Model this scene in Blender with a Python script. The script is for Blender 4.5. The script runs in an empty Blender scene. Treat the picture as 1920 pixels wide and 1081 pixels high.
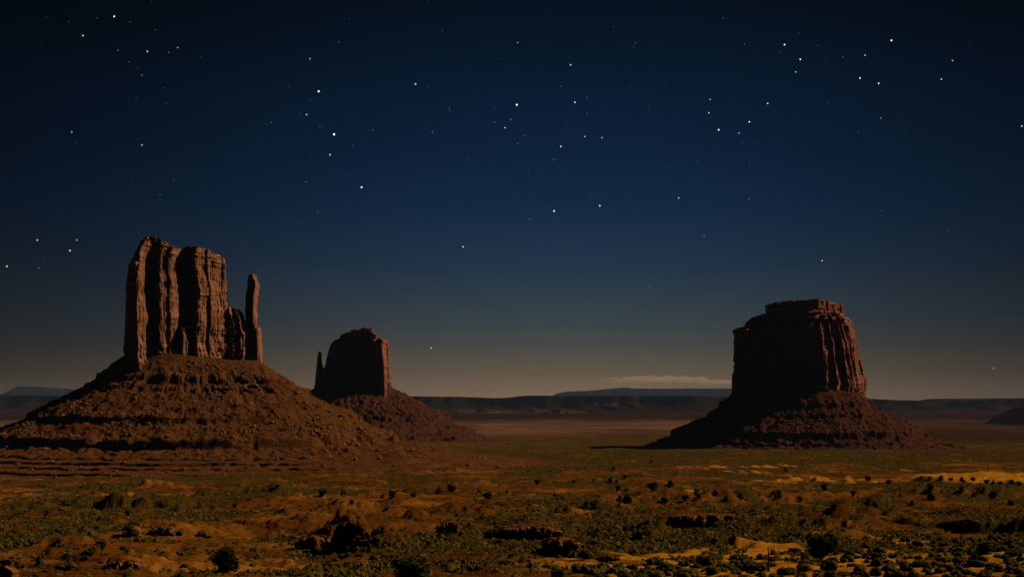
import bpy, math, random
import numpy as np
from mathutils import Vector, Matrix
from mathutils.bvhtree import BVHTree

S = bpy.context.scene
COL = S.collection
F = 2637.0            # focal length in photograph pixels (1920 wide)
H0 = 750.0            # eye-level line in photograph pixels

# ------------------------------------------------------------------ camera
cam = bpy.data.cameras.new("camera")
cam.sensor_width = 36.0
cam.lens = 36.0 * F / 1920.0
cam.shift_y = (H0 - 540.5) / 1920.0
cam.clip_start = 1.0
cam.clip_end = 200000.0
cam_o = bpy.data.objects.new("camera", cam)
cam_o.location = (0, 0, 0)
cam_o.rotation_euler = (math.radians(90), 0, 0)
COL.objects.link(cam_o)
S.camera = cam_o

# ------------------------------------------------------------------ sky
SUN_AZ, SUN_EL = math.radians(17), math.radians(36)   # to the right and a little behind the buttes
world = bpy.data.worlds.new("World")
S.world = world
world.use_nodes = True
nt = world.node_tree
nt.nodes.clear()
def N(t, typ, **kw):
    n = t.nodes.new(typ)
    for k, v in kw.items():
        setattr(n, k, v)
    return n
def math_node(t, op, a, b=None, clamp=False):
    n = N(t, 'ShaderNodeMath', operation=op, use_clamp=clamp)
    for i, v in enumerate((a, b)):
        if v is None: continue
        if isinstance(v, (int, float)): n.inputs[i].default_value = v
        else: t.links.new(v, n.inputs[i])
    return n.outputs[0]
def ramp(t, fac, stops, interp='LINEAR'):
    n = N(t, 'ShaderNodeValToRGB')
    cr = n.color_ramp
    cr.interpolation = interp
    while len(cr.elements) < len(stops): cr.elements.new(0.5)
    for e, (p, c) in zip(cr.elements, stops):
        e.position = p
        e.color = tuple(c) + (1.0,) if len(c) == 3 else c
    t.links.new(fac, n.inputs[0])
    return n.outputs[0]
def srgb(r, g, b):
    f = lambda c: (c/255/12.92) if c/255 <= .04045 else ((c/255+.055)/1.055)**2.4
    return (f(r), f(g), f(b))
tc = N(nt, 'ShaderNodeTexCoord')
sep = N(nt, 'ShaderNodeSeparateXYZ')
nt.links.new(tc.outputs['Generated'], sep.inputs[0])
elev = math_node(nt, 'MULTIPLY', sep.outputs[2], 3.0, clamp=True)       # 1.0 at about 19 degrees
SKY = [(0.00, srgb(142, 112, 78)), (0.03, srgb(122, 100, 75)), (0.057, srgb(100, 86, 68)), (0.114, srgb(72, 72, 67)),
       (0.17, srgb(54, 65, 71)), (0.284, srgb(32, 51, 71)), (0.40, srgb(17, 41, 66)), (0.51, srgb(10, 33, 57)),
       (0.63, srgb(7, 27, 49)), (0.74, srgb(4, 20, 36)), (0.85, srgb(3, 14, 26)), (1.0, srgb(2, 9, 18))]
grad = ramp(nt, elev, SKY)
# lens darkening towards both sides is put into the sky colour
az = math_node(nt, 'ARCTAN2', sep.outputs[0], sep.outputs[1])
off = math_node(nt, 'SUBTRACT', az, 0.04)
off2 = math_node(nt, 'MULTIPLY', math_node(nt, 'MULTIPLY', off, off), -12.0)
vignette = math_node(nt, 'EXPONENT', off2)
fall = math_node(nt, 'ADD', math_node(nt, 'MULTIPLY', vignette, 0.84), 0.16)
bgm = N(nt, 'ShaderNodeMixRGB', blend_type='MULTIPLY')
bgm.inputs[0].default_value = 1.0
nt.links.new(grad, bgm.inputs[1]); nt.links.new(fall, bgm.inputs[2])
bg = N(nt, 'ShaderNodeBackground')
nt.links.new(bgm.outputs[0], bg.inputs[0])
bg.inputs[1].default_value = 1.0
wo = N(nt, 'ShaderNodeOutputWorld')
nt.links.new(bg.outputs[0], wo.inputs[0])

# ------------------------------------------------------------------ moon light (one sun lamp)
sun = bpy.data.lights.new("moonlight", 'SUN')
sun.energy = 2.8
sun.angle = math.radians(0.5)
sun.color = (1.0, 0.66, 0.37)
sun_o = bpy.data.objects.new("moonlight", sun)
to_sun = Vector((math.cos(SUN_EL)*math.cos(SUN_AZ), math.cos(SUN_EL)*math.sin(SUN_AZ), math.sin(SUN_EL)))
sun_o.rotation_euler = to_sun.to_track_quat('Z', 'Y').to_euler()
COL.objects.link(sun_o)

vs = S.view_settings
S.display_settings.display_device = 'sRGB'
vs.view_transform = 'Standard'; vs.look = 'None'; vs.gamma = 1.0; vs.exposure = 0.0
vs.use_curve_mapping = False
S.render.engine = 'CYCLES'
cy = S.cycles
cy.use_denoising = True
cy.max_bounces = 4; cy.diffuse_bounces = 0; cy.glossy_bounces = 1; cy.transparent_max_bounces = 8
cy.volume_bounces = 2
cy.volume_max_steps = 128
cy.volume_step_rate = 1.0

# ------------------------------------------------------------------ numpy noise
_perm = np.random.RandomState(7).permutation(4096).astype(np.int64)
_grad = np.random.RandomState(8).normal(size=(4096, 3))
_grad /= np.linalg.norm(_grad, axis=1)[:, None]
def pn(x, y, z=0.0, seed=0):
    if np.ndim(z) == 0: return pn2(x, y, float(z), seed)
    x, y, z = np.broadcast_arrays(np.asarray(x, float), np.asarray(y, float), np.asarray(z, float))
    xi = np.floor(x).astype(np.int64); yi = np.floor(y).astype(np.int64); zi = np.floor(z).astype(np.int64)
    xf, yf, zf = x-xi, y-yi, z-zi
    u, v, w = (t*t*t*(t*(t*6-15)+10) for t in (xf, yf, zf))
    def g(a, b, c):
        h = _perm[(_perm[(_perm[(xi+a+seed*131) & 4095] + yi+b) & 4095] + zi+c) & 4095]
        gr = _grad[h]
        return gr[..., 0]*(xf-a) + gr[..., 1]*(yf-b) + gr[..., 2]*(zf-c)
    def L(a, b, t): return a+(b-a)*t
    return 1.6*L(L(L(g(0,0,0), g(1,0,0), u), L(g(0,1,0), g(1,1,0), u), v),
                 L(L(g(0,0,1), g(1,0,1), u), L(g(0,1,1), g(1,1,1), u), v), w)
_g2 = np.exp(1j*np.random.RandomState(18).uniform(0, 2*math.pi, 4096))
_gx, _gy = _g2.real.astype(np.float32), _g2.imag.astype(np.float32)
_p32 = _perm.astype(np.int32)
def pn2(x, y, z, seed):
    off = seed*131 + int(z*977)
    x, y = np.broadcast_arrays(np.asarray(x, float), np.asarray(y, float))
    xi = np.floor(x); yi = np.floor(y)
    xf = (x-xi).astype(np.float32); yf = (y-yi).astype(np.float32)
    xi = xi.astype(np.int32)+off; yi = yi.astype(np.int32)
    u = xf*xf*xf*(xf*(xf*6-15)+10); v = yf*yf*yf*(yf*(yf*6-15)+10)
    a = _p32[xi & 4095]; b = _p32[(xi+1) & 4095]
    h00 = _p32[(a+yi) & 4095]; h01 = _p32[(a+yi+1) & 4095]; h10 = _p32[(b+yi) & 4095]; h11 = _p32[(b+yi+1) & 4095]
    n00 = _gx[h00]*xf+_gy[h00]*yf; n10 = _gx[h10]*(xf-1)+_gy[h10]*yf
    n01 = _gx[h01]*xf+_gy[h01]*(yf-1); n11 = _gx[h11]*(xf-1)+_gy[h11]*(yf-1)
    p = n00+(n10-n00)*u; q = n01+(n11-n01)*u
    return 1.5*(p+(q-p)*v)
def fbm(x, y, z=0.0, oct=4, seed=0, gain=.5):
    s = 0; a = 1.0; f = 1.0
    for i in range(oct):
        s = s + a*pn(np.asarray(x)*f, np.asarray(y)*f, np.asarray(z)*f, seed+i)
        a *= gain; f *= 2.03
    return s
def sstep(a, b, x):
    t = np.clip((x-a)/(b-a), 0, 1)
    return t*t*(3-2*t)

# ------------------------------------------------------------------ object helpers
def link(o, parent=None):
    COL.objects.link(o)
    if parent is not None: o.parent = parent
    return o
def tag(o, label=None, cat=None, group=None, kind=None):
    if label: o['label'] = label
    if cat: o['category'] = cat
    if group: o['group'] = group
    if kind or cat: o['kind'] = kind or 'thing'
    return o
def empty(name, loc=(0, 0, 0)):
    o = bpy.data.objects.new(name, None)
    o.location = loc
    o.empty_display_size = 5
    return link(o)
def np_mesh(name, V, faces, mat, smooth=False, attrs=None):
    """faces: (n,4) or (n,3) array, or a list of such arrays"""
    V = np.asarray(V, np.float32)
    fl = faces if isinstance(faces, list) else [faces]
    fl = [np.asarray(f, np.int32) for f in fl if len(f)]
    me = bpy.data.meshes.new(name)
    me.vertices.add(len(V)); me.vertices.foreach_set('co', V.ravel())
    nl = sum(f.size for f in fl); nf = sum(len(f) for f in fl)
    me.loops.add(nl); me.loops.foreach_set('vertex_index', np.concatenate([f.ravel() for f in fl]))
    me.polygons.add(nf)
    tot = np.concatenate([np.full(len(f), f.shape[1], np.int32) for f in fl])
    me.polygons.foreach_set('loop_start', np.concatenate([[0], np.cumsum(tot)[:-1]]).astype(np.int32))
    me.polygons.foreach_set('loop_total', tot)
    if smooth: me.polygons.foreach_set('use_smooth', np.ones(nf, bool))
    me.update(calc_edges=True)
    for k, arr in (attrs or {}).items():
        at = me.attributes.new(k, 'FLOAT', 'POINT')
        at.data.foreach_set('value', np.asarray(arr, np.float32).ravel())
    me.materials.append(mat)
    return me
def mesh_obj(name, V, faces, mat, parent=None, smooth=False, attrs=None):
    return link(bpy.data.objects.new(name, np_mesh(name, V, faces, mat, smooth, attrs)), parent)
def grid_faces(nr, nc, wrap=False):
    i = np.arange(nr-1)[:, None]; j = np.arange(nc if wrap else nc-1)[None, :]
    j2 = (j+1) % nc
    a = i*nc+j; b = i*nc+j2; c = (i+1)*nc+j2; d = (i+1)*nc+j
    return np.stack([a, b, c, d], -1).reshape(-1, 4)

# ------------------------------------------------------------------ materials
def new_mat(name):
    m = bpy.data.materials.new(name)
    m.use_nodes = True
    t = m.node_tree
    b = t.nodes['Principled BSDF']
    b.inputs['Roughness'].default_value = 0.95
    b.inputs['Specular IOR Level'].default_value = 0.0
    return m, t, b
def noise_n(t, vec, scale, detail=5, rough=.55, dist=0.0):
    n = N(t, 'ShaderNodeTexNoise')
    n.inputs['Scale'].default_value = scale; n.inputs['Detail'].default_value = detail
    n.inputs['Roughness'].default_value = rough; n.inputs['Distortion'].default_value = dist
    t.links.new(vec, n.inputs['Vector'])
    return n.outputs['Fac']
def mapping(t, vec, scale):
    n = N(t, 'ShaderNodeMapping'); n.inputs['Scale'].default_value = scale
    t.links.new(vec, n.inputs['Vector'])
    return n.outputs[0]
def mix(t, fac, a, b, mode='MIX'):
    n = N(t, 'ShaderNodeMixRGB', blend_type=mode)
    for i, v in enumerate((fac, a, b)):
        if isinstance(v, (int, float)): n.inputs[i].default_value = v
        elif isinstance(v, tuple): n.inputs[i].default_value = v + (1.0,)
        else: t.links.new(v, n.inputs[i])
    return n.outputs[0]
def bump(t, h, strength, dist, b):
    n = N(t, 'ShaderNodeBump')
    n.inputs['Strength'].default_value = strength; n.inputs['Distance'].default_value = dist
    t.links.new(h, n.inputs['Height']); t.links.new(n.outputs[0], b.inputs['Normal'])
def attr(t, name):
    n = N(t, 'ShaderNodeAttribute', attribute_name=name)
    return n.outputs['Fac']

def rock_material(name, c_dark, c_mid, c_pale, unit):
    """bedded, streaked sandstone; unit = metres of the main feature"""
    m, t, b = new_mat(name)
    pos = N(t, 'ShaderNodeNewGeometry').outputs['Position']
    beds = noise_n(t, mapping(t, pos, (.15/unit, .15/unit, 2.2/unit)), 1.0, 6, .6)
    streak = noise_n(t, mapping(t, pos, (1.3/unit, 1.3/unit, .10/unit)), 1.0, 6, .6)
    fine = noise_n(t, mapping(t, pos, (3/unit,)*3), 1.0, 8, .65)
    c = ramp(t, beds, [(.3, c_dark), (.5, c_mid), (.72, c_pale)])
    v = ramp(t, streak, [(.34, (.45, .42, .42)), (.52, (1, 1, 1))])
    c = mix(t, .85, c, v, 'MULTIPLY')
    f = ramp(t, fine, [(.3, (.65, .63, .62)), (.65, (1.18, 1.16, 1.12))])
    c = mix(t, .8, c, f, 'MULTIPLY')
    t.links.new(c, b.inputs['Base Color'])
    bump(t, fine, .7, unit*.12, b)
    return m
M_cliff = rock_material('red_sandstone_cliff', (.24, .108, .066), (.40, .195, .12), (.54, .29, .19), 12)
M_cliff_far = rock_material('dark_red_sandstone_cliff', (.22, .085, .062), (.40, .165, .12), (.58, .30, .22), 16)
M_rock = rock_material('orange_sandstone', (.14, .055, .022), (.24, .10, .038), (.42, .19, .07), 1.6)
M_rock_shaded = rock_material('shaded_sandstone', (.06, .024, .011), (.11, .045, .018), (.22, .10, .04), 1.6)  # darkened copy of the orange rock; the hollow's shade is in its colour
M_boulder = rock_material('boulder_sandstone', (.36, .18, .075), (.5, .28, .13), (.66, .42, .22), 4)

M_stone = rock_material('broken_sandstone', (.14, .065, .028), (.27, .135, .06), (.52, .30, .15), 9)

def talus_material(name, soil_a, soil_b, pale, scrub, unit, scrub_amt):
    m, t, b = new_mat(name)
    pos = N(t, 'ShaderNodeNewGeometry').outputs['Position']
    n1 = noise_n(t, mapping(t, pos, (1/unit, 1/unit, 1/unit)), 1.0, 8, .62)
    n2 = noise_n(t, mapping(t, pos, (9/unit, 9/unit, 9/unit)), 1.0, 5, .6)
    n3 = noise_n(t, mapping(t, pos, (.5/unit, .5/unit, .5/unit)), 1.0, 6, .65)
    beds = noise_n(t, mapping(t, pos, (.05/unit, .05/unit, 4.0/unit)), 1.0, 4, .6)
    c = ramp(t, n1, [(.35, soil_a), (.62, soil_b)])
    c = mix(t, ramp(t, beds, [(.45, (0, 0, 0)), (.65, (.5, .5, .5))]), c, soil_a)
    c = mix(t, ramp(t, n2, [(.60, (0, 0, 0)), (.72, (.8, .8, .8))]), c, pale)
    sc = ramp(t, n3, [(.5-scrub_amt*.3, (0, 0, 0)), (.66, (scrub_amt,)*3)])
    c = mix(t, sc, c, scrub)
    t.links.new(c, b.inputs['Base Color'])
    bump(t, n2, .8, unit*.05, b)
    return m
M_talus = talus_material('rubbly_talus', (.105, .041, .014), (.185, .074, .024), (.36, .17, .07), (.075, .045, .013), 30, .6)
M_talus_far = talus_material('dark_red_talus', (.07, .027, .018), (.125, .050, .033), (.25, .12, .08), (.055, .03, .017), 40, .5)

def leaf_material(name, a, b_, c_, use_attr=False):
    m, t, b = new_mat(name)
    if use_attr: r = attr(t, 'tint')
    else: r = N(t, 'ShaderNodeObjectInfo').outputs['Random']
    pos = N(t, 'ShaderNodeNewGeometry').outputs['Position']
    n = noise_n(t, pos, 1.7, 3)
    f = math_node(t, 'ADD', math_node(t, 'MULTIPLY', r, .7), math_node(t, 'MULTIPLY', n, .4), clamp=True)
    t.links.new(ramp(t, f, [(.1, a), (.5, b_), (.95, c_)]), b.inputs['Base Color'])
    b.inputs['Roughness'].default_value = .8
    return m
M_juniper = leaf_material('juniper_foliage', (.035, .05, .018), (.05, .068, .022), (.075, .09, .03))
M_sage = leaf_material('sagebrush_foliage', (.07, .07, .014), (.12, .108, .022), (.19, .16, .034))
M_scrub = leaf_material('scrub_foliage', (.045, .038, .008), (.095, .075, .014), (.20, .148, .026), True)
M_bark, _t, _b = new_mat('juniper_bark'); _b.inputs['Base Color'].default_value = (.09, .055, .03, 1)

# ------------------------------------------------------------------ terrain
PROF = np.array([(-400, 4), (0, -6), (50, -9.5), (100, -13.6), (140, -17.6), (200, -22.8), (280, -28), (400, -34.9), (550, -42),
                 (750, -51), (1000, -63), (1300, -75), (1700, -83), (2300, -91), (3000, -98.5), (4000, -108), (6000, -121),
                 (9000, -124), (12000, -117), (15000, -104), (25000, -100), (60000, -100)], float)
def px_x(px, Y): return (px-960.0)/F*Y
def py_z(py, Y): return (H0-py)/F*Y
def base_Y(py):                      # depth at which the bare profile meets this line of the photograph
    Y = np.geomspace(100, 30000, 4000)
    p = H0 - F*np.interp(Y, PROF[:, 0], PROF[:, 1])/Y
    return float(np.interp(-py, -p, Y))
def sand_zone(x, y):
    yy = np.maximum(y, 60)
    return sstep(.0, .10, x/yy)*(1-sstep(210, 300, yy+260*(.36-x/yy)))
# small cliffs in the ground: px0, px1, py of the foot, height in px
LEDGES = [(1235, 1395, 988, 17), (1380, 1600, 1000, 16), (1335, 1505, 1030, 20), (1830, 1960, 1000, 26), (632, 706, 960, 11),
          (1570, 1740, 968, 9), (1120, 1250, 1004, 18), (195, 275, 1060, 13), (225, 310, 1003, 10), (1600, 1800, 985, 8),
          (905, 1010, 1000, 10), (395, 520, 985, 7), (1050, 1180, 1050, 14), (20, 130, 1000, 5), (1480, 1640, 1015, 9),
          (480, 560, 935, 6), (1000, 1120, 965, 7), (760, 850, 985, 8), (1440, 1560, 950, 6)]
MOUNDS = [(40, 990, 90, 14), (280, 985, 60, 14), (560, 990, 60, 13), (850, 992, 35, 14), (640, 975, 60, 15), (840, 1012, 70, 14), (650, 1014, 66, 56), (722, 1024, 36, 32), (585, 1008, 50, 26), (1000, 990, 60, 26), (1060, 1016, 50, 16),
          (1010, 985, 70, 20), (700, 1050, 60, 8), (1000, 1035, 40, 12), (200, 1045, 90, 10), (1420, 1000, 120, 10), (1370, 838, 22, 9), (1860, 902, 150, 9)]
_lrs = np.random.RandomState(66)
for _ in range(64):
    _py = 900+165*_lrs.rand()**1.3; _px = _lrs.uniform(-30, 1950); _w = _lrs.uniform(40, 170)
    if 1000 < _px < 1950 and _py > 1040: continue
    LEDGES.append((_px, _px+_w, _py, _lrs.uniform(3, 8)))
for _ in range(40):
    _py = _lrs.uniform(925, 1030); _px = _lrs.uniform(-20, 1900); _w = _lrs.uniform(60, 200)
    LEDGES.append((_px, _px+_w, _py, _lrs.uniform(5, 11)))
_led = []
for a, b_, py, h in LEDGES:
    Y = base_Y(py); _led.append((px_x(a, Y), px_x(b_, Y), Y, 1.6*h/F*Y))
_mnd = []
for px, py, w, h in MOUNDS:
    Y = base_Y(py); _mnd.append((px_x(px, Y), Y, w/F*Y, h/F*Y))
def H(x, y):
    x = np.asarray(x, float); y = np.asarray(y, float)
    r = np.maximum(y, 0)
    z = np.interp(y + .02*np.abs(x)*0, PROF[:, 0], PROF[:, 1])
    z = z + 3.5*fbm(x/260, y/260, 0, 3, 11)*sstep(150, 600, r)*(1-.6*sstep(2500, 6000, r))
    z = z + 2.0*(1-.6*(1-sstep(350, 750, r)))*fbm(x/50, y/38, 0, 4, 21, .55)*sstep(60, 200, r)*(1-sstep(2500, 6000, r))
    z = z + .5*fbm(x/8, y/8, 0, 4, 31, .6)*(1-sstep(900, 2000, r))
    stp = fbm(x/75, y/60, 0, 4, 101, .55)*2.6 + .45*pn(x/9, y/9, 0, 102) + .25*pn(x/3.1, y/3.1, 0, 104)
    fr = stp-np.floor(stp)
    stair = np.floor(stp)+sstep(.42, .56, fr)
    z = z + .85*stair*sstep(-.25, .15, fbm(x/190, y/190, 0, 2, 103)+.15)*sstep(120, 190, r)*(1-sstep(1100, 1700, r))*(1-.85*sand_zone(x, y))
    # shallow washes
    wsh = np.abs(fbm(x/120+3, y/120, 0, 3, 41))
    z = z - 2.2*np.exp(-(wsh/.06)**2)*sstep(150, 300, r)*(1-sstep(1400, 2500, r))
    shp = z.shape
    x, y, z = (np.array(np.broadcast_to(q, shp)).ravel() for q in (x, y, z))
    for x0, x1, Y, h in _led:
        w = (x1-x0); run = max(25.0, h*9)
        k = np.nonzero((x > x0-.16*w) & (x < x1+.16*w) & (y > Y-16-6*h) & (y < Y+16+6*h+run))[0]
        if not len(k): continue
        xx, yy = x[k], y[k]
        m = sstep(x0-.15*w, x0+.12*w, xx)*(1-sstep(x1-.12*w, x1+.15*w, xx))
        yl = Y + 5.0*fbm(xx/14, Y/50.0, 0, 3, 51)*max(1, h/2)*.55
        d = yy-yl
        hh = h*(.75+.5*pn(xx/9, Y/9.0, 0, 61))
        z[k] += m*hh*sstep(-.2*h, .2*h, d)*(1-sstep(2, run, d)) + m*.15*h*np.exp(-((d+1.0*h)/(1.2*h))**2)
    x, y, z = x.reshape(shp), y.reshape(shp), z.reshape(shp)
    for cx, cy_, w, h in _mnd:
        q = ((x-cx)/w)**2 + ((y-cy_)/(w*1.6))**2
        z = z + h*np.exp(-q*1.3)*(1+.35*fbm(x/(w*.5), y/(w*.5), 0, 3, 71))
    return z
def Hg(x, y):
    ys, tt, Z = GROUND_GRID
    i = np.clip(np.searchsorted(ys, y)-1, 0, len(ys)-2); fy = np.clip((y-ys[i])/(ys[i+1]-ys[i]), 0, 1)
    t_ = x/(np.maximum(y, 0)+60+300*(1-sstep(-100, 120, y)))
    j = np.clip(np.searchsorted(tt, t_)-1, 0, len(tt)-2); fx = np.clip((t_-tt[j])/(tt[j+1]-tt[j]), 0, 1)
    return (Z[i, j]*(1-fx)+Z[i, j+1]*fx)*(1-fy)+(Z[i+1, j]*(1-fx)+Z[i+1, j+1]*fx)*fy
def hit_ground(px, py):
    lo, hi = 70.0, 30000.0
    yb = base_Y(py)
    lo, hi = max(70.0, yb*.55), yb*1.9
    for n_ in (600, 16):
        Y = np.geomspace(lo, hi, n_)
        x = px_x(px, Y); zr = py_z(py, Y); zg = Hg(x, Y)
        k = int(np.argmax(zg >= zr))
        if zg[k] < zr[k] or k == 0: k = 1 if zg[0] >= zr[0] else n_-1
        lo, hi = Y[k-1], Y[k]
    a, b_ = zr[k-1]-zg[k-1], zr[k]-zg[k]
    t = min(1.0, max(0.0, a/(a-b_+1e-9)))
    Yh = lo+(hi-lo)*t
    xh = px_x(px, Yh)
    return xh, Yh, float(Hg(xh, np.float64(Yh)))

# sheets of bare pale sand: px, py, half width px, half height px
SANDS = [(1440, 1035, 80, 9), (1850, 898, 155, 13), (1560, 905, 190, 6), (1400, 884, 60, 4), (1720, 1068, 120, 16),
         (1880, 1052, 70, 26), (1560, 1068, 120, 12), (1480, 1068, 480, 34), (215, 944, 80, 5), (90, 958, 60, 3), (720, 1058, 90, 6), (900, 925, 90, 5), (1310, 930, 60, 5), (1780, 1020, 120, 10), (1400, 875, 140, 3), (1690, 878, 30, 3)]
def bare(x, y):
    yy = np.maximum(y, 60)
    px = 960+F*x/yy; py = H0 - F*np.interp(yy, PROF[:, 0], PROF[:, 1])/yy
    out = np.zeros_like(px)
    for a, b_, w, h in SANDS:
        q = ((px-a)/w)**2+((py-b_)/h)**2
        m_ = 1-sstep(.5, 1.3, q)
        if w == 480: m_ = m_*sstep(-.45, 0, fbm(x/7, y/12, 0, 3, 93))
        elif b_ not in (898, 1035): m_ = m_*sstep(-.25, .2, fbm(x/11, y/(9+.02*yy), 0, 3, 91))
        out = np.maximum(out, m_)
    return out
def cover_map(x, y):
    """0 bare red earth .. 1 closed low scrub"""
    n = fbm(x/90, y/160, 0, 4, 81)*.7 + fbm(x/14, y/22, 0, 3, 85)*.45
    plain = sstep(1500, 2300, y)*(1-sstep(4200, 5600, y))
    c = sstep(-.12, .28, n*1.3 + .05 + .55*plain*(sstep(-.10, .06, x/np.maximum(y, 1))))
    c = c*(1-.75*sstep(5000, 6500, y))
    return np.clip(c*(1-.9*bare(x, y))*(1-.55*sand_zone(x, y)), 0, 1)

m, t, b = new_mat('desert_ground')
M_ground = m
pos = N(t, 'ShaderNodeNewGeometry').outputs['Position']
cov = attr(t, 'cover'); sand_a = attr(t, 'sand'); far_a = attr(t, 'far')
n_big = noise_n(t, mapping(t, pos, (.02, .02, .02)), 1.0, 7, .6)
n_mid = noise_n(t, mapping(t, pos, (.25, .25, .25)), 1.0, 7, .65)
n_fine = noise_n(t, mapping(t, pos, (2.2, 2.2, 2.2)), 1.0, 6, .7)
n_strk = noise_n(t, mapping(t, pos, (.0016, .0007, .01)), 1.0, 7, .62)
earth = ramp(t, n_big, [(.34, (.075, .030, .007)), (.5, (.165, .068, .012)), (.66, (.32, .145, .025))])
earth = mix(t, .8, earth, ramp(t, n_mid, [(.32, (.55, .52, .5)), (.6, (1.12, 1.1, 1.05))]), 'MULTIPLY')
sandc = ramp(t, n_mid, [(.35, (.38, .175, .016)), (.65, (.62, .31, .030))])
n_grit = noise_n(t, mapping(t, pos, (.9, .45, .9)), 1.0, 4, .75)
c = mix(t, sand_a, earth, sandc)
c = mix(t, .9, c, ramp(t, n_grit, [(.33, (.35, .33, .32)), (.46, (.95, .95, .95)), (.60, (1.1, 1.08, 1.05)), (.70, (1.7, 1.6, 1.5))]), 'MULTIPLY')
green = ramp(t, n_mid, [(.3, (.035, .03, .008)), (.55, (.075, .06, .014)), (.75, (.13, .09, .02))])
thr = math_node(t, 'ADD', cov, math_node(t, 'MULTIPLY', math_node(t, 'SUBTRACT', n_fine, .5), 1.5))
gm = ramp(t, thr, [(.25, (0, 0, 0)), (.75, (.9, .9, .9))])
c = mix(t, gm, c, green)
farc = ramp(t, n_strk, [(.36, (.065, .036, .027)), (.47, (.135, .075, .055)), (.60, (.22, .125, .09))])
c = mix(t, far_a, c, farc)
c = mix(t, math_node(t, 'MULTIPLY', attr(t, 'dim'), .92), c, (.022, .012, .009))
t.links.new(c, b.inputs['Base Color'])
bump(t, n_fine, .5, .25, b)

def build_ground():
    inner = np.linspace(-.40, .40, 760)
    outer = .40*np.geomspace(1.02, 1.9, 30)
    tt = np.concatenate([-outer[::-1], inner, outer])
    ys = np.concatenate([np.linspace(-350, 90, 14), np.linspace(100, 138, 14), np.geomspace(140, 620, 360), np.geomspace(623, 5200, 290)[1:], np.geomspace(5300, 47500, 90)])
    Yg, Tg = np.meshgrid(ys, tt, indexing='ij')
    Xg = Tg*(np.maximum(Yg, 0)+ 60 + 300*(1-sstep(-100, 120, Yg)))
    Z = H(Xg, Yg)
    global GROUND_MIN, GROUND_GRID
    GROUND_GRID = (ys, tt, Z)
    GROUND_MIN = float(Z.min())
    V = np.stack([Xg, Yg, Z], -1).reshape(-1, 3)
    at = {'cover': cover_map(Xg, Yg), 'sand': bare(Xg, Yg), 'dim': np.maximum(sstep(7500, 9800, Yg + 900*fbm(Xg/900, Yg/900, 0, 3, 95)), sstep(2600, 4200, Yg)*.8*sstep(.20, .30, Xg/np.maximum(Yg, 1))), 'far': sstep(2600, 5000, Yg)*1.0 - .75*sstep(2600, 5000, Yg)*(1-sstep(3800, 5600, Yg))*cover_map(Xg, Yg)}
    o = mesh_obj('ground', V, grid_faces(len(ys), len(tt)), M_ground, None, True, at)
    tag(o, 'red desert valley floor with patches of scrub and bare sand', 'ground', None, 'structure')
    return o
ground = build_ground()

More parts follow.
